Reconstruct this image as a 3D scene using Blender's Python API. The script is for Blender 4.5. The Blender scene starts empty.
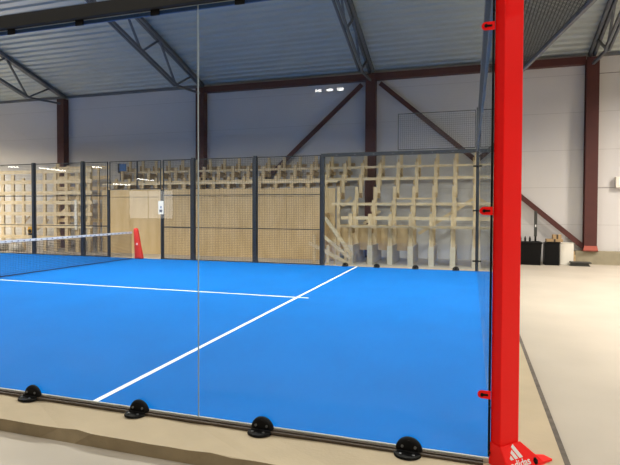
import bpy, bmesh, math, random
from mathutils import Vector, Matrix
random.seed(7)
C = bpy.context.scene.collection
SC = bpy.context.scene

# ------------------------------------------------------------------ camera
F, YAW, PIT, H, D, XC, ROLL = 505.788, 0.308982, 0.0225905, 1.50780, 3.199398, 0.141258, 0.00334709
cam_d = bpy.data.cameras.new('camera'); cam = bpy.data.objects.new('camera', cam_d); C.objects.link(cam)
cam_d.sensor_fit = 'HORIZONTAL'; cam_d.sensor_width = 36.0; cam_d.lens = 36.0 * F / 620.0
cam_d.shift_y = -11.246/620.0
cam_d.clip_start = 0.05; cam_d.clip_end = 200
_r = Vector((math.cos(YAW), math.sin(YAW), 0)); _f0 = Vector((-math.sin(YAW), math.cos(YAW), 0)); _z = Vector((0, 0, 1))
_f = _f0 * math.cos(PIT) - _z * math.sin(PIT); _u = _f0 * math.sin(PIT) + _z * math.cos(PIT)
_rr = _r * math.cos(ROLL) + _u * math.sin(ROLL)
_uu = -_r * math.sin(ROLL) + _u * math.cos(ROLL)
M3 = Matrix((_rr, _uu, -_f)).transposed()
cam.matrix_world = Matrix.Translation((-XC, -D, H)) @ M3.to_4x4()
SC.camera = cam

# ------------------------------------------------------------------ world, exposure
SC.view_settings.view_transform = 'Standard'; SC.view_settings.look = 'None'
SC.view_settings.gamma = 1.0; SC.view_settings.exposure = 0.14
try: SC.view_settings.use_curve_mapping = False
except Exception: pass
w = bpy.data.worlds.new('world'); SC.world = w; w.use_nodes = True
w.node_tree.nodes['Background'].inputs[0].default_value = (0.75, 0.8, 0.9, 1)
w.node_tree.nodes['Background'].inputs[1].default_value = 0.3

# ------------------------------------------------------------------ helpers
def lin(r, g, b):
    f = lambda c: (c/255/12.92) if c/255 <= 0.04045 else ((c/255+0.055)/1.055)**2.4
    return (f(r), f(g), f(b), 1)

def mat(name, rgb, rough=0.6, metal=0.0, var=0.0, scale=8.0, bump=0.0, bscale=60.0, emit=None, estr=0.0, stretch=(1,1,1), spec=None, rgb2=None):
    m = bpy.data.materials.new(name); m.use_nodes = True
    nt = m.node_tree; b = nt.nodes['Principled BSDF']
    col = rgb if len(rgb) == 4 else lin(*rgb)
    b.inputs['Base Color'].default_value = col
    b.inputs['Roughness'].default_value = rough; b.inputs['Metallic'].default_value = metal
    if spec is not None: b.inputs['Specular IOR Level'].default_value = spec
    tc = nt.nodes.new('ShaderNodeTexCoord'); mp = nt.nodes.new('ShaderNodeMapping')
    mp.inputs['Scale'].default_value = stretch
    nt.links.new(tc.outputs['Object'], mp.inputs['Vector'])
    if var > 0 or rgb2:
        n = nt.nodes.new('ShaderNodeTexNoise'); n.inputs['Scale'].default_value = scale; n.inputs['Detail'].default_value = 5
        nt.links.new(mp.outputs[0], n.inputs['Vector'])
        rp = nt.nodes.new('ShaderNodeValToRGB')
        c2 = lin(*rgb2) if rgb2 else tuple(max(0, c*(1-var)) for c in col[:3]) + (1,)
        c3 = col if rgb2 else tuple(min(1, c*(1+var)) for c in col[:3]) + (1,)
        rp.color_ramp.elements[0].position = 0.3; rp.color_ramp.elements[1].position = 0.7
        rp.color_ramp.elements[0].color = c2; rp.color_ramp.elements[1].color = c3
        nt.links.new(n.outputs['Fac'], rp.inputs[0]); nt.links.new(rp.outputs[0], b.inputs['Base Color'])
    if bump > 0:
        n2 = nt.nodes.new('ShaderNodeTexNoise'); n2.inputs['Scale'].default_value = bscale; n2.inputs['Detail'].default_value = 4
        nt.links.new(mp.outputs[0], n2.inputs['Vector'])
        bp = nt.nodes.new('ShaderNodeBump'); bp.inputs['Strength'].default_value = bump; bp.inputs['Distance'].default_value = 0.01
        nt.links.new(n2.outputs['Fac'], bp.inputs['Height']); nt.links.new(bp.outputs[0], b.inputs['Normal'])
    if emit:
        b.inputs['Emission Color'].default_value = emit; b.inputs['Emission Strength'].default_value = estr
    return m

def glass_mat(name, tint):
    m = bpy.data.materials.new(name); m.use_nodes = True; nt = m.node_tree
    for n in list(nt.nodes): nt.nodes.remove(n)
    o = nt.nodes.new('ShaderNodeOutputMaterial'); mx = nt.nodes.new('ShaderNodeMixShader')
    t = nt.nodes.new('ShaderNodeBsdfTransparent'); t.inputs[0].default_value = tint
    g = nt.nodes.new('ShaderNodeBsdfGlossy'); g.inputs['Roughness'].default_value = 0.0
    fr = nt.nodes.new('ShaderNodeFresnel'); fr.inputs[0].default_value = 1.5
    # same reflectance on both faces of the sheet
    geo = nt.nodes.new('ShaderNodeNewGeometry'); sub = nt.nodes.new('ShaderNodeMix'); sub.data_type = 'FLOAT'
    sub.inputs[2].default_value = 1.5; sub.inputs[3].default_value = 1/1.5
    nt.links.new(geo.outputs['Backfacing'], sub.inputs[0]); 
    iv = nt.nodes.new('ShaderNodeMath'); iv.operation = 'MAXIMUM'; iv.inputs[1].default_value = 1.5
    nt.links.new(iv.outputs[0], fr.inputs[0]); iv.inputs[0].default_value = 1.5
    dn = nt.nodes.new('ShaderNodeVectorMath'); dn.operation = 'DOT_PRODUCT'
    ab = nt.nodes.new('ShaderNodeMath'); ab.operation = 'ABSOLUTE'
    nt.links.new(geo.outputs['Normal'], dn.inputs[0]); nt.links.new(geo.outputs['Incoming'], dn.inputs[1])
    nt.links.new(dn.outputs['Value'], ab.inputs[0])
    om = nt.nodes.new('ShaderNodeMath'); om.operation = 'SUBTRACT'; om.inputs[0].default_value = 1.0
    nt.links.new(ab.outputs[0], om.inputs[1])
    pw = nt.nodes.new('ShaderNodeMath'); pw.operation = 'POWER'; pw.inputs[1].default_value = 5.0
    nt.links.new(om.outputs[0], pw.inputs[0])
    ma = nt.nodes.new('ShaderNodeMath'); ma.operation = 'MULTIPLY_ADD'; ma.inputs[1].default_value = 0.96; ma.inputs[2].default_value = 0.04
    nt.links.new(pw.outputs[0], ma.inputs[0])
    nt.nodes.remove(fr); nt.nodes.remove(iv); nt.nodes.remove(sub)
    nt.links.new(ma.outputs[0], mx.inputs[0]); nt.links.new(t.outputs[0], mx.inputs[1]); nt.links.new(g.outputs[0], mx.inputs[2])
    nt.links.new(mx.outputs[0], o.inputs[0])
    return m

M = {}
M['floor'] = mat('concrete_floor', (184,175,161), 0.55, var=0.07, scale=0.9, bump=0.06, bscale=30)
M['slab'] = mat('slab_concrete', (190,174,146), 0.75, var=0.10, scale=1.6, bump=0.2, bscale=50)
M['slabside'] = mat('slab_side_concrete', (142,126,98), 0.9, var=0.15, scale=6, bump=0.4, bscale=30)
M['turf'] = mat('blue_turf', (1,105,190), 0.95, var=0.05, scale=1.3, bump=0.25, bscale=400, spec=0.04)
M['line'] = mat('white_line_turf', (235,240,240), 0.9, spec=0.1)
M['white_wall'] = mat('white_wall_panel', (205,203,202), 0.6, var=0.015, scale=0.6, spec=0.2)
M['seam'] = mat('panel_seam', (178,176,174), 0.7)
M['seam2'] = mat('open_panel_joint', (110,106,104), 0.7)
M['steel_red'] = mat('oxide_red_steel', (78,36,32), 0.6, var=0.1, scale=3)
M['plate_red'] = mat('base_plate_primer', (176,92,78), 0.6)
M['roof'] = mat('galvanised_roof_sheet', (164,171,168), 0.42, 0.2, var=0.05, scale=1.5)
M['truss'] = mat('grey_truss_steel', (92,95,100), 0.5, 0.3, var=0.08, scale=5)
M['trim'] = mat('grey_trim', (110,112,116), 0.5, 0.2)
M['red'] = mat('red_powder_coat', (255,14,10), 0.42, spec=0.25)
M['redpad'] = mat('red_post_pad', (232,48,38), 0.6)
M['black'] = mat('black_frame_steel', (46,50,54), 0.5, 0.2)
M['anth'] = mat('anthracite_frame_steel', (30,30,31), 0.6)
M['blackplastic'] = mat('black_plastic', (9,9,10), 0.55, spec=0.2)
M['bolt'] = mat('dull_bolt_steel', (120,122,125), 0.4, 0.8)
M['wire'] = mat('galvanised_wire', (70,74,76), 0.5, 0.3)
M['channel'] = mat('brown_base_channel', (74,62,50), 0.5, 0.2, var=0.15, scale=9)
M['channel_lip'] = mat('pale_channel_lip', (190,186,176), 0.4, 0.4)
M['bluereflect'] = mat('blue_court_reflection', (44,78,130), 0.5)  # colour stands for blue reflected under the near beam
M['glass'] = glass_mat('court_glass', (0.95, 0.972, 0.978, 1))
M['glassedge'] = mat('polished_glass_edge', (176,186,186), 0.3)
M['net'] = mat('black_net_cord', (14,22,40), 0.8)
M['white'] = mat('white_fabric', (235,235,235), 0.7)
M['mark'] = mat('grey_print', (48,54,76), 0.7)
M['wood'] = mat('raw_pine', (232,212,174), 0.7, scale=3.5, stretch=(6,6,1), rgb2=(208,182,138), bump=0.1, bscale=20)
M['woodx'] = mat('raw_pine_rail', (236,218,182), 0.7, scale=3.5, stretch=(1,6,6), rgb2=(214,190,148), bump=0.1, bscale=20)
M['wooddark'] = mat('shaded_brown_pine', (206,182,142), 0.75, scale=3, stretch=(6,1,6), rgb2=(178,150,108))  # pine darkened for the shaded sides of bearers; also brown for offcuts
M['ply'] = mat('plywood_sheet', (216,190,146), 0.6, scale=1.6, stretch=(2.5,1,0.6), rgb2=(200,172,124))
M['plypale'] = mat('pale_plywood', (216,206,186), 0.7, scale=2, stretch=(1,1,3), rgb2=(200,188,164))
M['plinth'] = mat('concrete_plinth', (150,142,120), 0.85, var=0.1, scale=5, bump=0.2)
M['card'] = mat('brown_cardboard', (172,144,106), 0.8, var=0.05, scale=4)
M['whitebox'] = mat('white_sheet_box', (236,232,220), 0.5)
M['darkbox'] = mat('dark_grey_case', (58,58,54), 0.6, var=0.15, scale=8)
M['bluepatch'] = mat('blue_patch', (70,110,160), 0.4)
M['yellow'] = mat('yellow_plastic', (220,165,30), 0.5)
M['sack'] = mat('white_sack', (214,208,196), 0.85, var=0.08, scale=6, bump=0.4, bscale=10)
M['lamp'] = mat('lamp_diffuser', (255,255,255), 0.5, emit=(1,0.94,0.84,1), estr=14)
M['lamp2'] = mat('lamp_tube', (255,255,255), 0.5, emit=(1,0.96,0.88,1), estr=14)
M['housing'] = mat('white_lamp_housing', (200,200,200), 0.5)
M['daylight'] = mat('daylit_pane', (255,255,255), 0.5, emit=(1,0.97,0.9,1), estr=2.2)
M['redtop'] = mat('red_foot_cover', (255,34,30), 0.5, spec=0.25)

class MB:
    def __init__(s): s.bm = bmesh.new(); s.mats = []
    def mi(s, m):
        if m is None: return 0
        if m not in s.mats: s.mats.append(m)
        return s.mats.index(m)
    def box(s, x0, x1, y0, y1, z0, z1, m=None):
        vs = [s.bm.verts.new((x, y, z)) for z in (z0, z1) for y in (y0, y1) for x in (x0, x1)]
        fs = []
        for q in ((0,2,3,1),(4,5,7,6),(0,1,5,4),(2,6,7,3),(0,4,6,2),(1,3,7,5)):
            f = s.bm.faces.new([vs[i] for i in q]); f.material_index = s.mi(m); fs.append(f)
        return fs
    def beam(s, a, b, w, h, m=None, up=(0,0,1)):
        a, b = Vector(a), Vector(b); d = (b-a).normalized(); up = Vector(up)
        if abs(d.dot(up)) > 0.99: up = Vector((0,1,0))
        r = d.cross(up).normalized(); u = r.cross(d).normalized()
        vs = []
        for p in (a, b):
            for i, j in ((-1,-1),(1,-1),(1,1),(-1,1)): vs.append(s.bm.verts.new(p + r*i*w/2 + u*j*h/2))
        for q in ((0,3,2,1),(4,5,6,7),(0,1,5,4),(1,2,6,5),(2,3,7,6),(3,0,4,7)):
            f = s.bm.faces.new([vs[i] for i in q]); f.material_index = s.mi(m)
    def cyl(s, a, b, r0, r1=None, n=16, m=None):
        r1 = r0 if r1 is None else r1
        a, b = Vector(a), Vector(b); d = (b-a).normalized(); up = Vector((0,0,1)) if abs(d.z) < 0.9 else Vector((1,0,0))
        r = d.cross(up).normalized(); u = r.cross(d)
        A = [s.bm.verts.new(a + (r*math.cos(t)+u*math.sin(t))*r0) for t in [2*math.pi*i/n for i in range(n)]]
        B = [s.bm.verts.new(b + (r*math.cos(t)+u*math.sin(t))*r1) for t in [2*math.pi*i/n for i in range(n)]]
        for i in range(n):
            f = s.bm.faces.new([A[i], A[(i+1)%n], B[(i+1)%n], B[i]]); f.smooth = True; f.material_index = s.mi(m)
        for L in (A, B): 
            f = s.bm.faces.new(L if L is B else L[::-1]); f.material_index = s.mi(m)
    def prism(s, pts, axis_vec, m=None):
        d = Vector(axis_vec); A = [s.bm.verts.new(p) for p in pts]; B = [s.bm.verts.new(Vector(p)+d) for p in pts]
        n = len(pts)
        for L in (A[::-1], B): f = s.bm.faces.new(L); f.material_index = s.mi(m)
        for i in range(n): f = s.bm.faces.new([A[i], A[(i+1)%n], B[(i+1)%n], B[i]]); f.material_index = s.mi(m)
    def build(s, name, m=None, parent=None, loc=None, bevel=0.0, recalc=True):
        if recalc: bmesh.ops.recalc_face_normals(s.bm, faces=s.bm.faces)
        if bevel > 0:
            bmesh.ops.bevel(s.bm, geom=list(s.bm.edges), offset=bevel, segments=2, affect='EDGES', profile=0.6)
        if loc is not None: bmesh.ops.translate(s.bm, verts=s.bm.verts, vec=-Vector(loc))
        me = bpy.data.meshes.new(name); s.bm.to_mesh(me); s.bm.free()
        ms = s.mats if s.mats else [m]
        for q in ms: me.materials.append(q if q is not None else m)
        o = bpy.data.objects.new(name, me); C.objects.link(o)
        if loc is not None: o.location = loc
        if parent is not None: o.parent = parent
        return o

def tag(o, label=None, cat=None, group=None, kind=None):
    if label: o['label'] = label
    if cat: o['category'] = cat
    if group: o['group'] = group
    if kind: o['kind'] = kind
    return o
def thing(name, label, cat, loc=(0,0,0), group=None):
    o = bpy.data.objects.new(name, None); o.empty_display_size = 0.2; C.objects.link(o); o.location = loc
    return tag(o, label, cat, group)
def part(mb, name, m, root, bevel=0.0, kind=None):
    """mb is in world coordinates; root is an unrotated Empty"""
    wl = root.location + (root.parent.location if root.parent else Vector((0,0,0)))
    bmesh.ops.translate(mb.bm, verts=mb.bm.verts, vec=-wl)
    o = mb.build(name, m, root, bevel=bevel)
    if kind: o['kind'] = kind
    return o
ORD = ['first','second','third','fourth','fifth','sixth','seventh','eighth','ninth','tenth','eleventh','twelfth']

# ------------------------------------------------------------------ structure
ZF = -0.10                      # hall floor; the court is raised by ZF
YW = 14.0                       # long wall behind the court
ZE, SL = 6.17, 0.31             # eave height, roof pitch
XL, XR, YB, YA = -30.0, 14.0, -26.0, -6.0
b = MB(); b.box(XL, XR, YB, YW, ZF-0.2, ZF, M['floor'])
tag(b.build('floor'), 'grey concrete hall floor', kind='structure')
# long wall with joints
b = MB(); b.box(XL, XR, YW, YW+0.2, ZF, 6.6, M['white_wall'])
z = 1.08-1.14
for i in range(6):
    z += 1.14
    b.box(XL, XR, YW-0.002, YW, z-0.006, z+0.006, M['seam'])
for zz in (2.20, 5.63): b.box(3.45, XR, YW-0.004, YW-.002, zz-.008, zz+.008, M['seam2'])
tag(b.build('wall_far'), 'white sandwich panel wall', kind='structure')
b = MB(); b.box(XL-0.2, XL, YB, YW, ZF, 12.5, M['white_wall']); tag(b.build('wall_left'), kind='structure')
b = MB(); b.box(XR, XR+0.2, YB, YW, ZF, 12.5, M['white_wall']); tag(b.build('wall_right'), kind='structure')
b = MB(); b.box(XL, XR, YB-0.2, YB, ZF, 6.6, M['white_wall']); tag(b.build('wall_back'), kind='structure')
# corrugated roof
def roof(y_eave, y_ridge, name):
    b = MB(); sgn = 1 if y_ridge < y_eave else -1
    L = abs(y_ridge - y_eave); n = int(L/0.25); prof = []
    for i in range(n+1):
        for dy, dz in ((0, 0), (0.10, 0), (0.13, 0.05), (0.22, 0.05)):
            t = i*0.25 + dy
            if t > L: break
            prof.append((y_eave - sgn*t, ZE + 0.06 + SL*t + dz))
    prev = None
    for (y, zz) in prof:
        cur = [b.bm.verts.new((XL, y, zz)), b.bm.verts.new((XR, y, zz))]
        if prev: b.bm.faces.new([prev[0], prev[1], cur[1], cur[0]])
        prev = cur
    o = b.build(name, M['roof'], recalc=False)
    return tag(o, kind='structure')
roof(YW, YA, 'ceiling'); roof(YB, YA, 'ceiling.001')
b = MB(); b.box(2.86, XR, YW-0.25, YW, ZF, 0.30); tag(b.build('trim_1', M['plinth']), kind='structure')
b = MB(); b.box(XL, -9.95, YW-0.06, YW, ZE-0.04, ZE+0.06); tag(b.build('trim_2', M['trim']), kind='structure')
b = MB(); b.box(3.5, XR, YW-0.06, YW, ZE-0.04, ZE+0.06); tag(b.build('trim_3', M['trim']), kind='structure')
b = MB(); b.box(-0.0, 0.0+0.001, 0, 0.001, ZF-0.19, ZF-0.18); b.bm.free()

# windows behind the camera (they mirror in the court glass)
def back_window(i, x0, x1, z0, z1, mullions):
    r = MB(); r.box(x0, x1, YB, YB+0.02, z0, z1); pane = r.build('window_%d' % i, M['daylight']); tag(pane, kind='structure')
    f = MB()
    for (a, c, e, g) in ((x0-.06, x0, z0-.06, z1+.06), (x1, x1+.06, z0-.06, z1+.06), (x0, x1, z0-.06, z0), (x0, x1, z1, z1+.06)):
        f.box(a, c, YB, YB+.05, e, g)
    for mx_ in mullions: f.box(mx_-.03, mx_+.03, YB+.02, YB+.045, z0, z1)
    f.build('window_frame', M['anth'], pane)
back_window(1, -22.4, -19.0, 0.9, 2.75, (-20.9, ))

# steel columns, eave beam, braces
COLX = [-16.42, -9.9, -3.42, 3.25, 9.9]
CWHERE = ['behind the lattice at the far left', 'second from the left, behind the plywood front', 'in the middle where both braces meet', 'standing clear on the right of the red post', 'beyond the right edge']
for i, x in enumerate(COLX[:4]):
    t = thing('steel_column', 'dark oxide red steel wall column ' + CWHERE[i], 'column', (x, 13.82, 0.30 if i == 3 else ZF), 'steel columns along the white wall')
    z0 = 0.30 if i == 3 else ZF
    c = MB(); c.box(x-.17, x+.17, 13.70, 13.725, z0, ZE-.1); c.box(x-.17, x+.17, 13.955, 13.98, z0, ZE-.1); c.box(x-.012, x+.012, 13.725, 13.955, z0, ZE-.1)
    c.box(x+.145, x+.17, 13.725, 13.955, z0, ZE-.1)
    part(c, 'column_shaft', M['steel_red'], t)
    if i == 3:
        p = MB(); p.prism([(x-.2,13.69,z0),(x+.2,13.69,z0),(x+.17,13.69,z0+.16),(x-.17,13.69,z0+.16)], (0,-.03,0)); p.box(x-.2, x+.2, 13.66, 13.99, z0-.004, z0+.02)
        part(p, 'base_plate', M['plate_red'], t)
b = MB(); b.box(-9.76, 3.07, 13.74, 13.96, ZE-.28, ZE-.26); b.box(-9.76, 3.07, 13.74, 13.96, ZE-.08, ZE-.06); b.box(-9.76, 3.07, 13.74, 13.76, ZE-.26, ZE-.08)
tag(b.build('eave_beam', M['steel_red']), 'long dark oxide red steel beam under the roof edge', 'beam')
def brace(a, c, lab):
    b = MB(); b.beam(a, c, .05, .15); tag(b.build('diagonal_brace', M['steel_red']), lab, 'brace', 'diagonal steel braces on the wall')
brace((-3.12, 13.84, 5.78), (3.08, 13.84, 0.42), 'dark red diagonal brace falling right from middle column to right column foot')
brace((-3.74, 13.84, 5.78), (-9.62, 13.84, 0.50), 'dark red diagonal brace falling left from middle column top behind bleachers')

# roof trusses
def truss(x, lab):
    t = thing('roof_truss', lab, 'truss', (x, 13.7, ZE-.05), 'grey steel roof trusses')
    zt = lambda y: ZE + SL*(YW-y) - 0.02
    dep = 0.95
    c = MB()
    for s in (-1, 1): c.beam((x+s*.06, 13.9, zt(13.9)), (x+s*.06, YA+.1, zt(YA+.1)), .08, .12)
    part(c, 'top_chord', M['truss'], t)
    c = MB()
    for s in (-1, 1): c.beam((x+s*.05, 12.1, zt(12.1)-dep), (x+s*.05, YA+.1, zt(YA+.1)-dep), .05, .10)
    c.beam((x, 12.1, zt(12.1)-dep), (x, 13.75, ZE-.30), .07, .07)
    part(c, 'bottom_chord', M['truss'], t)
    y = 12.1
    prev = (x, 13.2, zt(13.2))
    while y > YA+1.5:
        n0 = (x, y, zt(y)-dep); n1 = (x, y-.95, zt(y-.95))
        for a, e in ((prev, n0), (n0, n1)):
            c = MB(); c.beam(a, e, .055, .055); part(c, 'web_bar', M['truss'], t)
        prev = n1; y -= 1.9
for x, lab in zip(COLX[:4], ('grey lattice roof truss at the far left of the ceiling', 'grey lattice roof truss left of the glass seam', 'grey lattice roof truss above the middle column', 'grey lattice roof truss at the top right corner')):
    truss(x, lab)

# ------------------------------------------------------------------ court base
b = MB(); fs = b.box(-20.6, 0.405, -0.42, 10.5, ZF, -0.012)
slab = b
bmesh.ops.recalc_face_normals(slab.bm, faces=slab.bm.faces)
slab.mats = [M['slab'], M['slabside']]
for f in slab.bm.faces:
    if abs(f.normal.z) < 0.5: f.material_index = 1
bmesh.ops.subdivide_edges(slab.bm, edges=[e for e in slab.bm.edges if abs(e.verts[0].co.x-e.verts[1].co.x) > 1 and e.verts[0].co.y < 0], cuts=140)
for v in slab.bm.verts:
    if v.co.y < -0.4 and v.co.z > -0.05 and -20 < v.co.x < 0.3:
        v.co.y += random.uniform(-.002, .004); v.co.z -= random.uniform(0, .002)
        for cx, cr, cd in ((-2.78, .16, .035), (-2.1, .08, .015), (-1.55, .2, .02), (-.9, .12, .02)):
            if abs(v.co.x - cx) < cr: v.co.y += cd*random.uniform(.4, 1); v.co.z -= .012*random.random()
tag(slab.build('concrete_slab'), 'raised beige concrete slab under the blue court', 'slab')
b = MB(); b.box(0.407, 0.472, -8, 10.6, ZF, ZF+0.004); tag(b.build('floor_joint', mat('dark_joint', (112,104,96), 0.9, var=0.2, scale=12)), 'dark joint strip running between slab and grey floor', 'joint')
b = MB(); b.box(-20, -0.0, 0.0205, 10, -0.012, 0.0, M['turf'])
b.prism([(-2.965, .022, 0), (-2.915, .022, 0), (-3.01, 10, 0), (-3.06, 10, 0)], (0, 0, .0015), M['line'])
b.box(-10, -3.025, 4.975, 5.025, 0.0, 0.0015, M['line']); b.box(-2.975, -2.78, 4.975, 5.025, 0.0, 0.0015, M['line'])
b.box(-17.025, -16.975, 0.0, 10.0, 0.0, 0.0015, M['line']); b.box(-16.975, -10, 4.975, 5.025, 0.0, 0.0015, M['line'])
tag(b.build('court_turf'), 'bright blue artificial turf padel court with white lines', 'court surface')

# ------------------------------------------------------------------ glass panels
def glass_panel(lab, x0, x1, y0, y1, z0, z1, group):
    b = MB(); b.mats = [M['glass'], M['glassedge']]
    b.box(x0, x1, y0, y1, z0, z1, M['glass'])
    bmesh.ops.recalc_face_normals(b.bm, faces=b.bm.faces)
    thin_y = (y1-y0) < (x1-x0)
    for f in b.bm.faces:
        big = abs(f.normal.y) > .9 if thin_y else abs(f.normal.x) > .9
        if not big: f.material_index = 1
    return tag(b.build('court_glass'), lab, 'glass wall', group)
G = 'tempered glass panels of the court'
glass_panel('large clear glass panel between the red post and glass seam', -1.998, -0.036, -.006, .006, 0.008, 2.955, G)
glass_panel('large clear glass panel left of the glass seam', -4.06, -2.002, -.006, .006, 0.008, 2.955, G)
glass_panel('far clear glass panel left half between fence and bleachers', -3.95, -2.002, 10.0-.006, 10.006, 0.03, 2.93, G)
glass_panel('far clear glass panel right half before the corner', -1.998, -0.06, 10.0-.006, 10.006, 0.03, 2.93, G)
for i in range(5):
    glass_panel('end wall glass panel seen edge on, %s from the red post' % ORD[i], -.006, .006, max(0.11, 2*i+.002), min(9.95, 2*i+1.998), 0.03, 2.955, G)

# near side frame
b = MB(); b.box(-20, -4.0, -.03, .03, 0, .03)
b.bm.free()
t = thing('glass_base_channel', 'brown steel channel under the near glass wall', 'channel', (-2, 0, 0))
c = MB(); c.box(-4.1, -.06, -.050, -.030, -.012, .003); c.box(-4.1, -.06, -.026, -.008, -.012, .010); part(c, 'channel_rail', M['channel'], t)
c = MB(); c.box(-4.1, 0.0, -.008, -.0065, -.012, .014); c.box(-4.1, 0.0, .0065, .02, -.012, .012); part(c, 'channel_lip', M['channel_lip'], t)
t = thing('near_top_beam', 'dark grey steel beam along the top of near glass', 'beam', (-2, 0, 3))
c = MB(); c.box(-4.15, -.03, -.045, .045, 2.958, 3.06); part(c, 'beam_tube', M['anth'], t, bevel=.004)
c = MB(); c.box(-4.06, -.03, .0065, .02, 2.928, 2.957); part(c, 'reflection_strip', M['bluereflect'], t)  # blue court reflection under the beam, put into a coloured strip
tag(t.children[-1], 'painted blue reflection strip under the beam')
for i in range(6):
    x = -.32 - .675*i
    c = MB(); c.box(x-.035, x+.035, -.018, -.0065, 2.915, 2.957); part(c, 'glass_clip', M['blackplastic'], t)
b = MB(); b.box(-4.15, -4.07, -.04, .04, 0.011, 2.957); tag(b.build('near_frame_post', M['anth'], bevel=.004), 'dark frame post at the left end of near glass', 'post')

def clamp(x, y, sgn, lab, group, zb=-.012):
    t = thing('glass_clamp', lab, 'clamp', (x, y, zb), group)
    r = .084
    yo = y + sgn*.024
    # upright dome plate: half disc standing against the glass, swollen outward
    c = MB(); prev = None; N = 20
    segs = [(0, 1.0), (.010, .97), (.020, .88), (.026, .7)]
    rings = []
    for off, k in segs:
        ring = []
        for j in range(N+1):
            a = math.radians(180*j/N)
            ring.append(c.bm.verts.new((x + math.cos(a)*r*k, y + sgn*(.0125+off), zb + .016 + math.sin(a)*r*k)))
        rings.append(ring)
    for A, B in zip(rings[:-1], rings[1:]):
        for j in range(N): f = c.bm.faces.new([A[j], A[j+1], B[j+1], B[j]]); f.smooth = True
        c.bm.faces.new([A[0], B[0], B[-1], A[-1]])
    c.bm.faces.new(rings[0]); c.bm.faces.new(rings[-1])
    part(c, 'dome_plate', M['blackplastic'], t)
    c = MB(); n = 28; A = []; B2 = []
    for zz, L, rr in ((zb, A, 1.0), (zb+.014, B2, .95)):
        for j in range(n):
            a = 2*math.pi*j/n; L.append(c.bm.verts.new((x - .006 + math.cos(a)*.085*rr, y + sgn*(.052 + max(0, math.sin(a))*.075*rr), zz)))
    for j in range(n): c.bm.faces.new([A[j], A[(j+1)%n], B2[(j+1)%n], B2[j]])
    c.bm.faces.new(A); c.bm.faces.new(B2)
    c.cyl((x-.07, y+sgn*.047, zb+.016), (x+.07, y+sgn*.047, zb+.016), .007, n=8)
    part(c, 'foot_plate', M['blackplastic'], t)
    for dx in (-.04, .04):
        c = MB(); c.cyl((x+dx, y+sgn*.034, zb+.045), (x+dx, y+sgn*.044, zb+.045), .009, n=10); part(c, 'bolt', M['bolt'], t)
        c = MB(); c.cyl((x+dx-.006, y+sgn*.085, zb+.012), (x+dx-.006, y+sgn*.085, zb+.022), .009, n=10); part(c, 'bolt', M['bolt'], t)
    c = MB(); c.cyl((x, y+sgn*.034, zb+.078), (x, y+sgn*.042, zb+.078), .007, n=10); part(c, 'bolt', M['blackplastic'], t)
for i, x in enumerate((-.5, -1.495, -2.49, -3.5)):
    clamp(x, 0, -1, 'round black clamp at the near glass foot, %s from the red post' % ORD[i], 'glass clamps along the near wall')
for i, x in enumerate((-.5, -1.5, -2.5, -3.35)):
    clamp(x, 10, -1, 'small distant black clamp at far glass foot, %s from far corner' % ORD[i], 'glass clamps along the far wall', zb=.0)

# ------------------------------------------------------------------ red corner post (turned 45 degrees)
t = thing('corner_post', 'tall bright red steel corner post with white logo on its foot', 'post', (0.05, 0, -.012))
q = math.sqrt(.5); P0 = Vector((-.02, 0, 0)); s2, s1 = .075, .155
P1 = P0 + Vector((s2*q, -s2*q, 0)); P2 = P1 + Vector((s1*q, s1*q, 0)); P3 = P0 + Vector((s1*q, s1*q, 0))
c = MB(); c.prism([tuple(P+Vector((0,0,.001))) for P in (P0, P1, P2, P3)], (0, 0, 4.1)); part(c, 'post_tube', M['red'], t, bevel=.006)
n_ = Vector((q, -q, 0)); a_ = Vector((q, q, 0))
# foot cover: a thin sleeve just outside the tube, flaring along the wide face
ZT, OUT = .120, .075     # the cover leans out towards its foot
a0 = -.006
def fpt(u, z, off=0.0):
    return P1 + a_*u + Vector((0, 0, z)) + n_*(.004 + OUT*(1 - (z+.012)/(ZT+.012)) + off)
c = MB()
outl = [(a0-.004, -.012), (s1+.135, -.012), (s1+.125, .004), (s1+.004, ZT), (a0, ZT)]
c.prism([tuple(fpt(u, z)) for u, z in outl], tuple(n_*.005))
ri = P1 + a_*(-.002); 
c.prism([tuple(fpt(a0, ZT)), tuple(fpt(a0-.004, -.012)), tuple(P0 - a_*.008 - n_*.0 + Vector((0,0,-.012))), tuple(P0 - a_*.004 + Vector((0,0,ZT)))], tuple(-a_*.004))
part(c, 'foot_cover', M['redtop'], t)
c = MB(); e0 = fpt(s1+.02, -.012); e1 = fpt(s1+.20, -.012)
c.prism([tuple(e0), tuple(e1), tuple(e1-n_*.06), tuple(e0-n_*.17)], (0, 0, .014))
part(c, 'base_plate', M['redtop'], t)
c = MB(); bp = Vector((.235, .055, .0)); c.cyl(bp, bp+Vector((0,0,.022)), .016, n=12); c.cyl(bp+Vector((0,0,.022)), bp+Vector((0,0,.034)), .012, .006, n=12); part(c, 'bolt', M['blackplastic'], t)
c = MB(); zb_ = .050
for ub, wd, hgt in ((.036, .024, .022), (.070, .026, .045), (.106, .029, .070)):
    pl = [(ub, zb_), (ub+wd, zb_), (ub+wd-hgt*.62, zb_+hgt), (ub+wd-hgt*.62-wd*.86, zb_+hgt-.012)]
    pl[3] = (ub-(hgt-.013)*.62, zb_+hgt-.013)
    c.prism([tuple(fpt(u, z, .0052)) for u, z in pl], tuple(n_*.001))
part(c, 'logo', M['white'], t)
cu = bpy.data.curves.new('t', 'FONT'); cu.body = 'adidas'; cu.size = .056; cu.extrude = .0004; cu.align_x = 'LEFT'; cu.offset = .001
to = bpy.data.objects.new('t', cu); C.objects.link(to)
bpy.context.view_layer.update()
me = bpy.data.meshes.new_from_object(to.evaluated_get(bpy.context.evaluated_depsgraph_get()))
bpy.data.objects.remove(to)
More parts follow.
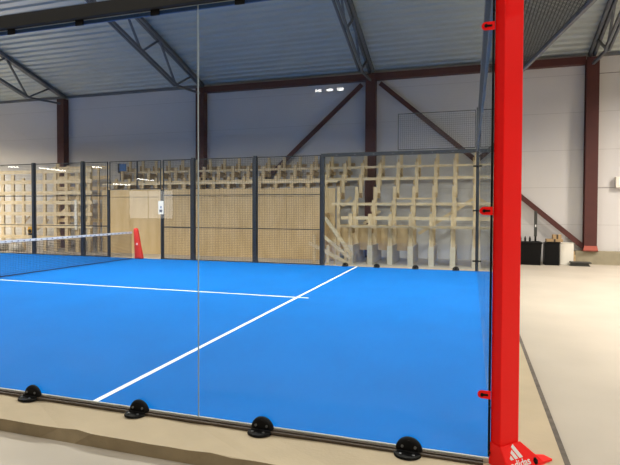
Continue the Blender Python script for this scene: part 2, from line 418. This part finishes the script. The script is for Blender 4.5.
lt = bpy.data.objects.new('lettering', me); C.objects.link(lt); me.materials.clear(); me.materials.append(M['white'])
up_ = (fpt(0, .1)-fpt(0, 0)).normalized(); nn_ = a_.cross(up_).normalized()
R3 = Matrix((a_, up_, nn_)).transposed().to_4x4()
sx = .158/max(v.co.x for v in me.vertices)
lt.parent = t
me.transform(Matrix.Translation(fpt(.022, .010, .0056) - t.location) @ R3 @ Matrix.Diagonal((sx, 1, 1, 1)))
# black gasket between glass and post, bolts, red lugs
c = MB(); c.box(-.034, -.021, -.012, .012, .03, 3.0); part(c, 'black_gasket', M['blackplastic'], t)
for zz in (0.405, 1.505, 2.595):
    lug = MB()
    prof = []
    for j in range(9):
        a = math.radians(90 + 180*j/8); prof.append((-.072 + math.cos(a)*.024, -.014, zz + math.sin(a)*.024))
    prof += [(-.02, -.014, zz-.024), (-.02, -.014, zz+.024)]
    lug.prism(prof, (0, -.006, 0)); lg = part(lug, 'glass_lug', M['red'], t)
    c = MB(); c.box(-.078, -.036, -.0225, -.0202, zz-.006, zz+.006); c.cyl((-.07,-.0205,zz), (-.07,-.028,zz), .010, n=12)
    bmesh.ops.translate(c.bm, verts=c.bm.verts, vec=-t.location); c.build('lug_bolt', M['blackplastic'], lg)
for zz in (.33, .06, 2.68):
    c = MB(); c.cyl((-.027, -.012, zz), (-.027, -.024, zz), .008, n=10); part(c, 'bolt', M['blackplastic'], t)

# ------------------------------------------------------------------ end wall frame (X = 0) and far corner
t = thing('far_corner_post', 'black square corner post at far end of the court', 'post', (0, 10, -.012))
c = MB(); c.box(-.045, .04, 9.96, 10.045, -.012, 4.04); part(c, 'post_tube', M['black'], t)
for zz in (0.25, 1.5, 2.6):
    c = MB(); c.box(-.11, .10, 9.945, 9.958, zz-.02, zz+.02); part(c, 'glass_clip', M['blackplastic'], t)
b = MB(); b.box(-.02, .02, .10, 9.95, 2.96, 3.0); tag(b.build('end_wall_rail', M['trim']), 'grey rail on top of end glass running into the distance', 'rail')
def wire_panel(t, x0, x1, y, z0, z1, axis='x', cell=.05, w=.0045):
    c = MB(); n = int((x1-x0)/cell)
    for i in range(1, n):
        x = x0 + (x1-x0)*i/n
        if axis == 'x': c.box(x-w/2, x+w/2, y-w/2, y+w/2, z0, z1)
        else: c.box(y-w/2, y+w/2, x-w/2, x+w/2, z0, z1)
    n = int((z1-z0)/cell)
    for i in range(1, n):
        z = z0 + (z1-z0)*i/n
        if axis == 'x': c.box(x0, x1, y-w/2-.004, y+w/2-.004, z-w/2, z+w/2)
        else: c.box(y-w/2-.004, y+w/2-.004, x0, x1, z-w/2, z+w/2)
    return part(c, 'wire_mesh', M['wire'], t)
def mesh_thing(lab, x0, x1, y, z0, z1, group, rails=(), fw=.03, axis='x', mat_=None):
    t = thing('wire_mesh_panel', lab, 'fence panel', ((x0+x1)/2, y, z0) if axis == 'x' else (y, (x0+x1)/2, z0), group)
    c = MB()
    def bx(a, b_, z_0, z_1):
        if axis == 'x': c.box(a, b_, y-fw/2, y+fw/2, z_0, z_1)
        else: c.box(y-fw/2, y+fw/2, a, b_, z_0, z_1)
    bx(x0, x0+fw, z0, z1); bx(x1-fw, x1, z0, z1); bx(x0+fw, x1-fw, z0, z0+fw); bx(x0+fw, x1-fw, z1-fw, z1)
    for r in rails: bx(x0+fw, x1-fw, r-fw/2, r+fw/2)
    if z0 == 2.12: bx(-9.97, -9.93, z0+fw, z1-fw)
    part(c, 'panel_frame', mat_ or M['black'], t)
    zs = [z0+fw] + [r for r in rails] + [z1-fw]
    wire_panel(t, x0+fw, x1-fw, y-fw/2-.003 if axis == 'x' else y, z0+fw, z1-fw, axis)
    return t
GF = 'wire mesh fence panels on the far side'
mesh_thing('wire mesh panel in front of the lit lattice, leftmost in view', -15.96, -14.06, 10.03, .0, 3.0, GF, (.97, 1.93), fw=.025)
mesh_thing('wire mesh panel between the two leftmost dark posts', -13.94, -12.06, 10.03, .0, 3.0, GF, (.97, 1.93), fw=.025)
mesh_thing('narrow wire mesh panel just left of the court entrance', -11.94, -11.03, 10.03, .0, 3.0, GF, (.97, 1.93), fw=.03)
mesh_thing('short wire mesh panel above the entrance behind the net post', -10.97, -9.10, 10.03, 2.12, 3.0, GF, (), fw=.025)
mesh_thing('narrow wire mesh panel just right of the court entrance', -9.03, -8.06, 10.03, .0, 3.0, GF, (.97, 1.93), fw=.03)
mesh_thing('wide wire mesh panel right of the near glass seam', -7.94, -6.06, 10.03, .0, 3.0, GF, (.97, 1.93), fw=.025)
mesh_thing('wide wire mesh panel left of the far glass', -5.94, -4.06, 10.03, .0, 3.0, GF, (.97, 1.93), fw=.025)
mesh_thing('raised wire mesh panel above the far glass corner', -1.98, -0.06, 10.03, 3.06, 4.0, GF, (), fw=.02)
for i in range(1):
    mesh_thing('wire mesh on top of the end glass', .10, 9.9, 0.0, 3.02, 4.0, None, (), fw=.03, axis='y', mat_=M['trim'])
wh = ['leftmost in view', 'left of the court entrance', 'seen beside the near glass seam', 'in front of the middle plywood', 'where the far glass begins']
for x, s in zip((-14, -12, -8, -6, -4), wh):
    t = thing('fence_post', 'dark steel fence post on far side, ' + s, 'post', (x, 10.03, -.012), 'dark fence posts on the far side')
    c = MB(); c.box(x-.045, x+.045, 9.985, 10.085, .0, 3.03); part(c, 'post_tube', M['black'], t)
    if x < -4.5:
        c = MB(); c.prism([(x+.045, 9.988, .0), (x+.13, 9.988, .0), (x+.045, 9.988, .25)], (0, .016, 0))
        part(c, 'gusset', M['black'], t)
for x, s in ((-11.0, 'left'), (-9.07, 'right')):
    b = MB(); b.box(x-.03, x+.03, 10.0, 10.06, -.012, 2.12 if s == 'x' else 2.11)
    tag(b.build('entrance_post', M['black']), 'thin dark post at the %s side of the court entrance' % s, 'post')
t = thing('far_top_frame', 'black steel top rail over the far glass wall', 'rail', (-2, 10, 3))
c = MB(); c.box(-3.95, -.05, 9.96, 10.04, 2.94, 3.03); part(c, 'rail_tube', M['black'], t)
for i in range(7):
    x = -3.6 + .5*i; c = MB(); c.cyl((x, 9.96, 2.975), (x, 9.945, 2.975), .018, n=10); part(c, 'bolt', M['bolt'], t)
b = MB(); b.box(-9.15, -8.97, 9.955, 9.968, 1.36, 1.76, M['whitebox']); b.box(-9.11, -9.01, 9.9535, 9.955, 1.42, 1.50, M['mark']); b.box(-9.08, -9.03, 9.9535, 9.955, 1.54, 1.60, M['bluepatch'])
b.box(-9.08, -9.04, 9.968, 9.999, 1.5, 1.6, M['black'])
tag(b.build('white_plate'), 'small white plate fixed to the right entrance post', 'sign')  # white plate with a dark and a blue mark
# tilted mesh wing near the top of the red post
t = thing('mesh_canopy', 'dark wire mesh wing reaching out beside the red post', 'fence panel', (.1, 2, 3.0))
A0, A1 = Vector((.06, 4.5, 3.02)), Vector((.82, .02, 3.02))
c = MB(); c.beam(A0, A1, .028, .045); c.beam((.17, .02, 3.02), A1, .03, .03); part(c, 'wing_frame', M['truss'], t)
c = MB()
for i in range(-10, 170):
    # two crossing families of wires clipped to the triangle
    y = .15 + i*.026
    xe = A1.x + (A0.x-A1.x)*(y-A1.y)/(A0.y-A1.y)
    if .02 < y < 4.3: c.box(.09, xe, y-.003, y+.003, 3.022, 3.0265)
for i in range(1, 28):
    x = .09 + i*.026
    ye = A1.y + (A0.y-A1.y)*(x-A1.x)/(A0.x-A1.x)
    if x < .78: c.box(x-.003, x+.003, .13, ye, 3.0265, 3.031)
part(c, 'wire_mesh', M['black'], t)

# ------------------------------------------------------------------ net
t = thing('court_net', 'dark court net with white printed top band', 'net', (-10, 5, 0))
c = MB(); yy = .1
NZ = lambda y: .825 - .02*math.sin(math.pi*y/10)
while yy < 9.82:
    c.box(-10.002, -9.998, yy-.003, yy+.003, .02, NZ(yy)-.05); yy += .042
for i in range(19):
    z = .02 + i*.042; c.box(-10.006, -10.002, 0.1, 9.82, z-.003, z+.003)
part(c, 'netting', M['net'], t)
c = MB(); N = 24
for i in range(N):
    ya, yb = .05 + 9.78*i/N, .05 + 9.78*(i+1)/N; za, zb = NZ(ya), NZ(yb)
    for xs in (-1, 1):
        pass
    c.beam((-10, ya, za-.025), (-10, yb, zb-.025), .016, .055)
for v in c.bm.verts: pass
c.mats = [M['white'], M['mark']]
y = .15
while y < 9.75:
    z = NZ(y) - .042
    for s in (-1, 1):
        X = -10 + s*.0085
        for k, hh in enumerate((.012, .021, .030)):
            a = y + s*(k-1)*.017
            c.prism([(X, a-.006, z), (X, a+.006, z), (X, a+.006-s*.010, z+hh), (X, a-.006-s*.010, z+hh)], (s*.001, 0, 0), M['mark'])
    y += .165
part(c, 'top_band', M['white'], t)
c = MB(); c.beam((-10, .1, .012), (-10, 9.82, .012), .012, .016); part(c, 'bottom_cord', M['net'], t)
c = MB(); c.beam((-10, 9.965, NZ(9.9)-.06), (-10, 9.965, NZ(9.9)-.01), .03, .03); c.bm.free()
for y, lab in ((9.965, 'red padded net post cover at the far end of net'),):
    t = thing('net_post', lab, 'post', (-10, y, 0))
    c = MB()
    lv = ((0, .14, .075), (.05, .135, .075), (.45, .10, .06), (.82, .078, .05), (.90, .066, .045), (.93, .03, .03))
    prev = None
    for z, rx, ry in lv:
        ring = [c.bm.verts.new((-10 + .20 + math.copysign(abs(math.cos(a))**.55, math.cos(a))*rx - z*.13, y - .05 + math.copysign(abs(math.sin(a))**.55, math.sin(a))*ry, z)) for a in [2*math.pi*k/20 for k in range(20)]]
        if prev:
            for k in range(20): f = c.bm.faces.new([prev[k], prev[(k+1)%20], ring[(k+1)%20], ring[k]]); f.smooth = True
        else: c.bm.faces.new(ring[::-1])
        prev = ring
    c.bm.faces.new(prev)
    part(c, 'post_pad', M['redpad'], t)
    c = MB(); X = -10 + .16; 
    for k, hh in enumerate((.03, .05, .07)):
        a = X - .02 + k*.025
        c.prism([(a, y-.1215, .42), (a+.014, y-.1215, .42), (a+.014-hh*.4, y-.1215, .42+hh), (a-hh*.4, y-.1215, .42+hh)], (0, -.003, 0))
    part(c, 'logo', M['white'], t)

# ------------------------------------------------------------------ timber bleachers
YK = [11.62 + .42*k for k in range(6)]; ZK = [1.40, 1.81, 2.24, 2.66, 3.06, 3.38]
bl = thing('timber_bleacher', 'long stepped pine bleacher frame under construction behind the court', 'bleacher', (-6, 12, ZF))
NT = 24; X0 = .54
def trestle(x, j):
    t = bpy.data.objects.new('trestle', None); C.objects.link(t); t.parent = bl; t.location = (x+6, 0, 0)
    front_covered = x < -4.1
    for k in range(6):
        if front_covered and k < 2: continue
        y = YK[k]; ztop = ZK[k] + random.uniform(-.012, .012)
        c = MB(); ox = .0 if k % 2 == 0 else .035
        ox += random.uniform(-.008, .008)
        w = .108
        zb = {0: ZF, 1: .95, 2: ZF, 3: ZK[3]-.72, 4: ZK[4]-.75, 5: ZK[5]-.8}[k]
        if x > -.3 and k == 5: zb = ZF
        if front_covered and k == 2: zb = ZF
        c.box(x-w/2+ox, x+w/2+ox, y-.024, y+.024, zb, ztop)
        part(c, 'upright', M['wood'], t)
    c = MB()
    for k in range(2 if front_covered else 1, 6):   # bearers running into the depth
        z = ZK[k] - .27; y0 = YK[k] + .024; y1 = min(13.64, y0 + .46)
        xs = x + (-.045 if k % 2 else .06); hb = .12 if front_covered else .08
        c.box(xs-.018, xs+.018, y0-.05, y1, z-hb, z+.08)
        if front_covered and k > 2: c.box(x-.26, x+.2, y0+.2, y0+.22, z-.10, z+.02)
    part(c, 'bearer', M['wooddark'], t)
    if not front_covered:
        c = MB(); c.box(x-.075, x+.075, YK[0]-.055, YK[0]-.026, ZF, .46); c.box(x+.052, x+.07, YK[0]-.02, 13.2, ZF, .46)
        part(c, 'side_panel', M['plypale'], t)
        c = MB(); c.box(x-.07, x-.052, YK[0]-.02, 13.3, .8, .98); part(c, 'bearer', M['wooddark'], t)
def part(mb, name, m, root, bevel=0.0, kind=None):
    wl = Vector((0,0,0)); r = root
    while r is not None: wl = wl + r.location; r = r.parent
    bmesh.ops.translate(mb.bm, verts=mb.bm.verts, vec=-wl)
    o = mb.build(name, m, root, bevel=bevel)
    if kind: o['kind'] = kind
    return o
for j in range(NT): trestle(X0 - .59*j, j)
XE = X0 - .59*(NT-1)
for k, y, z, x0, x1, h in ((0, YK[0]-.075, 1.02, -3.95, .62, .075), (0, YK[0]+.045, 1.27, -3.9, .62, .10), (1, YK[1]+.045, 1.69, -4.3, .62, .085), (3, YK[3]+.045, 2.51, XE-.2, .62, .085), (4, YK[4]+.045, 2.92, XE-.2, .62, .07),
                     (2, YK[2]-.06, 1.86, -2.45, -1.25, .05), (2, YK[2]-.045, 2.42, XE-.2, -4.2, .07)):
    c = MB(); c.box(x0, x1, y-.018, y+.018, z-h/2, z+h/2); part(c, 'cross_rail', M['woodx'], bl)
# plywood front on the left stretch
px0 = -13.25
xx = px0; i = 0
while xx < -4.6:
    xe = min(xx+1.22, -4.5)
    c = MB(); c.box(xx+.003, xe-.003, 12.40, 12.415, ZF, 1.95); part(c, 'plywood_panel', M['ply'], bl)
    c = MB(); c.box(xx+.003, xe-.003, 12.38, 12.40, 1.955, 2.21); part(c, 'fascia_board', M['ply'], bl)
    xx = xe
c = MB(); c.box(px0, px0+.02, 12.42, 13.5, ZF, 2.17); part(c, 'plywood_panel', M['ply'], bl)
c = MB(); c.box(-4.5, -4.48, 11.8, 12.38, ZF, 1.4); part(c, 'plywood_panel', M['ply'], bl)
c = MB(); c.box(-4.5, -4.28, 12.40, 12.415, ZF, 2.2); part(c, 'plywood_panel', M['ply'], bl)
c = MB(); c.box(-4.2, -1.75, 12.60, 12.62, .25, 1.05); part(c, 'plywood_panel', M['ply'], bl)
for a, e in (((-1.75, 13.35, .75), (-.10, 13.35, 1.86)), ((-4.35, 13.35, 1.55), (-3.98, 13.35, 1.94)), ((-3.55, 13.35, 1.05), (-3.0, 13.35, 1.48))):
    c = MB(); c.beam(a, e, .03, .10); part(c, 'diagonal_board', M['woodx'], bl)
# stair at the end of the plywood front
st = thing('timber_stair', 'half built pine stair with sloping stringers beside plywood front', 'stair', (-4, 11, ZF))
for y in (10.72, 11.08):
    c = MB(); c.beam((-4.62 if y < 11 else -4.24, y, .56 if y < 11 else 1.28), (-3.42, y, -.02 if y < 11 else .20), .03, .10); part(c, 'stringer', M['woodx'], st)
c = MB(); c.beam((-4.30, 10.9, .80), (-3.42, 10.9, .12), .03, .09); part(c, 'stringer', M['woodx'], st)
for x, y, z in ((-4.05, 10.70, .5), (-4.55, 11.0, .78), (-3.62, 11.05, .52), (-3.95, 11.12, .95), (-3.46, 10.9, .35)):
    c = MB(); c.box(x-.04, x+.04, y+.02, y+.06, ZF, z); part(c, 'post', M['wood'], st)

# lit lattice on the left
la = thing('timber_lattice', 'tall brightly lit pine lattice frame at the far left', 'bleacher', (-16, 12.3, ZF))
LZ = (.42, .86, 1.32, 1.75, 2.12, 2.54, 2.93)
for L, (y, off) in enumerate(((12.2, 0), (13.2, .2))):
    x = -19.9 + off
    while x < -13.6:
        if L and (x < -16.2 or int(x*7) % 2): x += .52; continue
        top = (2.75 if x < -16.4 else 3.02) + random.uniform(-.06, .1) + (.25 if L else 0)
        c = MB(); c.box(x-.07, x+.07, y-.03, y+.03, ZF, top); part(c, 'upright', M['wood'], la)
        x += .52
    for z in LZ:
        if L and z in (.42, 1.32): continue
        c = MB(); zz = z + (.2 if L else 0); c.box(-20.1 if not L else -16.3, -13.5, y-.055, y-.031, zz-.07, zz+.07); part(c, 'cross_rail', M['woodx'], la)
for (x, z) in ((-18.4, 1.95), (-18.6, 1.45), (-17.1, 1.0), (-15.7, 1.9), (-15.2, 1.42), (-14.1, 1.0), (-14.1, 1.5), (-16.2, .9)):
    c = MB(); c.beam((x, 12.27, z-.2), (x+.55, 12.27, z+.2), .025, .09); part(c, 'diagonal_board', M['woodx'], la)
for i in range(4):   # dense end frame
    x = -14.4 + i*.26; c = MB(); c.box(x-.04, x+.04, 12.32+.1*i, 12.38+.1*i, ZF, 3.0+.05*i); part(c, 'upright', M['wood'], la)
b = MB(); b.box(-14.26, -14.16, 12.115, 12.144, .74, 1.86); tag(b.build('white_strip', M['whitebox']), 'narrow white upright strip hanging on the pine lattice', 'strip')
b = MB(); b.box(-12.88, -12.60, 12.92, 12.96, 2.95, 3.22, M['bluepatch']); b.box(-12.96, -12.88, 12.91, 12.97, 2.88, 3.24, M['black'])
b.box(-12.90, -12.88, 12.97, 12.99, 2.6, 3.22, M['black'])
tag(b.build('blue_reflection'), 'small blue reflection with black edge, made as a board above the plywood', 'board')  # reflection in the glass, given the shape and colour of a board
def lump(name, lab, cat, x, y, z, rx, ry, rz, m, group=None):
    c = MB(); bmesh.ops.create_icosphere(c.bm, subdivisions=3, radius=1)
    for v in c.bm.verts:
        d = 1 + random.uniform(-.05, .05) + .1*math.sin(5*v.co.x+3*v.co.z)
        v.co = Vector((math.copysign(abs(v.co.x)**.7, v.co.x)*rx*d, math.copysign(abs(v.co.y)**.7, v.co.y)*ry*d, max(-.8, v.co.z)*rz*d))
    zm = min(v.co.z for v in c.bm.verts)
    for v in c.bm.verts: v.co += Vector((x, y, z - zm))
    for f in c.bm.faces: f.smooth = True
    tag(c.build(name, m), lab, cat, group)
lump('white_sack', 'crumpled white sack under the lattice, left one', 'sack', -17.45, 11.7, ZF, .32, .22, .2, M['sack'], 'white sacks under the lattice')
lump('white_sack', 'crumpled white sack under the lattice, right one', 'sack', -16.6, 11.7, ZF, .25, .2, .15, M['sack'], 'white sacks under the lattice')
t = thing('yellow_reel', 'small yellow and black reel hanging in the pine lattice', 'reel', (-16.26, 12.05, .6))
c = MB(); c.cyl((-16.26, 12.0, .70), (-16.26, 12.05, .70), .13, n=20); part(c, 'reel_disc', M['yellow'], t)
c = MB(); c.cyl((-16.26, 11.98, .66), (-16.26, 12.0, .66), .07, n=16); c.box(-16.40, -16.12, 12.05, 12.144, .50, .82); part(c, 'reel_hub', M['blackplastic'], t)

# ------------------------------------------------------------------ things by the right wall
def bin_(x0, x1, y0, y1, h, lab):
    t = thing('black_bin', lab, 'bin', ((x0+x1)/2, (y0+y1)/2, ZF))
    c = MB(); i = .03
    lo = [(x0+i, y0+i), (x1-i, y0+i), (x1-i, y1-i), (x0+i, y1-i)]; hi = [(x0, y0), (x1, y0), (x1, y1), (x0, y1)]
    A = [c.bm.verts.new((x, y, ZF)) for x, y in lo]; B = [c.bm.verts.new((x, y, ZF+h-.05)) for x, y in hi]
    for k in range(4): c.bm.faces.new([A[k], A[(k+1)%4], B[(k+1)%4], B[k]])
    c.bm.faces.new(A); c.bm.faces.new(B); part(c, 'body', M['blackplastic'], t)
    c = MB(); c.box(x0-.02, x1+.02, y0-.02, y1+.02, ZF+h-.05, ZF+h); part(c, 'lid', M['blackplastic'], t, bevel=.008)
bin_(1.20, 1.83, 12.95, 13.45, .68, 'wide black plastic bin with lid standing by the white wall')
for i, x in enumerate((1.27, 1.40, 1.53)):
    b = MB(); b.cyl((x, 13.2, .58), (x, 13.2, .70), .03, .026, n=12); b.cyl((x, 13.2, .70), (x, 13.2, .735), .016, n=10)
    tag(b.build('black_bottle', M['blackplastic']), 'small black bottle on the black bin, %s from the red post' % ORD[i], 'bottle', 'black bottles on the bin')
t = thing('black_stand', 'slim black upright pole stand on the black bin', 'stand', (1.68, 13.2, .58))
c = MB(); c.box(1.64, 1.72, 13.15, 13.23, .74, 1.5); part(c, 'pole_case', M['darkbox'], t, bevel=.01)
c = MB(); c.cyl((1.68, 13.19, .60), (1.68, 13.19, .76), .028, n=12); c.box(1.58, 1.78, 13.12, 13.27, .58, .60); part(c, 'pole_foot', M['blackplastic'], t)
for zz in (1.02,):
    c = MB(); c.box(1.665, 1.695, 13.147, 13.1505, zz, zz+.07); part(c, 'white_sticker', M['white'], t)
t = thing('black_crate', 'tall black box with cardboard on top beside the bin', 'box', (2.15, 13.3, ZF))
c = MB(); c.box(1.93, 2.32, 13.1, 13.5, ZF, .56); part(c, 'body', M['blackplastic'], t, bevel=.01)
c = MB(); c.box(1.98, 2.35, 13.09, 13.51, .56, .585); part(c, 'lid', M['blackplastic'], t)
for (x0, x1, z0, z1, a, lab) in ((1.98, 2.42, .59, .67, 0, 'flat brown cardboard box lying on the black box'), (2.16, 2.38, .672, .80, 0, 'small brown cardboard box on top of the flat one')):
    t = thing('cardboard_box', lab, 'cardboard box', ((x0+x1)/2, 13.3, z0), 'cardboard boxes on the black box')
    c = MB(); c.box(x0, x1, 13.16, 13.44, z0, z1); part(c, 'box_body', M['card'], t)
    c = MB(); c.box((x0+x1)/2-.025, (x0+x1)/2+.025, 13.158, 13.442, z0+.001, z1+.001); part(c, 'packing_tape', M['channel'], t)
t = thing('white_cabinet', 'square white box standing against the wall next to black box', 'box', (2.55, 13.5, ZF))
c = MB(); c.box(2.38, 2.74, 13.36, 13.62, ZF, .54); part(c, 'body', M['whitebox'], t, bevel=.008)
c = MB(); c.box(2.37, 2.75, 13.35, 13.63, .54, .555); part(c, 'top_panel', M['whitebox'], t)
t = thing('dark_case', 'flat dark grey case lying on the floor before plinth', 'case', (2.88, 13.3, ZF))
c = MB(); c.prism([(2.60, 13.08, ZF), (3.14, 13.08, ZF), (3.08, 13.08, ZF+.08), (2.66, 13.08, ZF+.08)], (0, .24, 0)); part(c, 'case_body', M['darkbox'], t, bevel=.006)
c = MB(); c.box(2.62, 3.16, 13.05, 13.34, ZF+.082, ZF+.12); part(c, 'case_lid', M['darkbox'], t, bevel=.01)
b = MB(); b.box(2.74, 2.83, 13.70, 13.95, ZF, .28); b.box(2.76, 2.84, 13.62, 13.70, ZF, .18)
tag(b.build('wood_offcut', M['wooddark']), 'brown wood offcuts leaning at the plinth end', 'wood offcut')
t = thing('wall_box', 'small white electrical box on the wall at right edge', 'electrical box', (4.08, 13.9, 2.2))
c = MB(); c.box(3.93, 4.25, 13.86, 14.0, 2.20, 2.52); part(c, 'box_body', M['whitebox'], t, bevel=.01)
c = MB(); c.box(4.0, 4.18, 13.852, 13.86, 2.26, 2.46); part(c, 'box_cover', M['white'], t)

# ------------------------------------------------------------------ lamps
def lamp(x, y, z, power, L=1.4, W=.3, alongx=True, spread=150, col=(1, .93, .82), lab=None, hung=True, n=0):
    t = thing('ceiling_lamp', lab or ('white linear lamp hanging over the hall, row at %.0f m by %.0f m' % (x, y)), 'lamp', (x, y, z), 'hall ceiling lamps')
    c = MB(); a, d = (L/2, W/2) if alongx else (W/2, L/2); c.box(x-a, x+a, y-d, y+d, z+.01, z+.09); part(c, 'lamp_housing', M['housing'], t)
    c = MB()
    for s in (-.8, .8):
        zr = ZE + SL*min(YW-y, y-YB) + .06
        c.cyl((x+(a*s if alongx else 0), y+(0 if alongx else d*s), z+.09), (x+(a*s if alongx else 0), y+(0 if alongx else d*s), zr), .006, n=6)
    part(c, 'hanging_wire', M['wire'], t)
    ld = bpy.data.lights.new('light', 'AREA'); ld.shape = 'RECTANGLE'; ld.size = 2*a; ld.size_y = 2*d; ld.energy = power; ld.color = col; ld.spread = math.radians(spread)
    lo = bpy.data.objects.new('light', ld); C.objects.link(lo); lo.parent = t; lo.location = (0, 0, 0)
rows = ((6.6, 7.65, 355, 'over the far half of the court'), (1.0, 7.4, 128, 'over the near glass'), (-7.0, 9.6, 130, 'behind the viewer'))
for (y, z, P, rn) in rows:
    for k, x in enumerate((-18, -12, -6.5, -1, 4.5, 10)):
        lamp(x, y, z, (P*.62 if x > 4 else P) if (y > -5 or x < 4) else 300, spread=130 if y > 5 else 150, lab='white linear lamp hanging %s, %s from the left' % (rn, ORD[k]))
for k, x in enumerate((-14, -3, 7)): lamp(x, -15, 10.0, 40, lab='white linear lamp hanging near the back wall, %s from the left' % ORD[k])
lamp(-20.6, 8.0, 6.0, 700, col=(1, .88, .72), lab='white linear lamp lighting the pine lattice from the front')
lamp(-22.2, 12.6, 4.0, 520, col=(1, .88, .72), lab='added low lamp, out of view behind the left end of the pine lattice')  # added unseen lamp, brightens the back of the lattice and the wall
lamp(7.6, 10.6, 5.7, 620, col=(1, .9, .79), spread=165, lab='white linear lamp lighting the right part of the white wall')
def tube(a, e, z, lab):
    t = thing('lamp_tube', lab, 'lamp', ((a[0]+e[0])/2, (a[1]+e[1])/2, z), 'low lamp tubes behind the viewer')
    c = MB(); c.beam((a[0], a[1], z), (e[0], e[1], z), .09, .05); part(c, 'tube', M['lamp2'], t)
    c = MB(); c.beam((a[0], a[1], z+.05), (e[0], e[1], z+.05), .12, .04); part(c, 'fitting', M['housing'], t)
tube((-20.14, -14.53), (-19.72, -14.62), 3.4, 'low lamp tube, nearest to left wall')
tube((-19.17, -15.31), (-19.41, -17.06), 3.4, 'long low lamp tube beside the nearest one')
tube((-16.31, -15.44), (-16.29, -15.99), 3.4, 'short low lamp tube at the right')
tube((-19.87, -23.43), (-20.18, -25.5), 3.4, 'far low lamp tube before the window')
tube((-20.9, -22.5), (-21.1, -24.3), 3.05, 'lowest far lamp tube before the window')
for i, x in enumerate((-6.3, -5.82, -5.36)):
    t = thing('spot_lamp', 'small bright spot lamp in a row of three, %s from left' % ORD[i], 'lamp', (x, -17.2, 6.5), 'row of three spot lamps')
    c = MB(); c.box(x-.12, x+.12, -17.25, -17.15, 6.46, 6.54); part(c, 'lens', M['lamp2'], t)
    c = MB(); c.box(x-.14, x+.14, -17.36, -17.25, 6.44, 6.56); part(c, 'body', M['housing'], t)
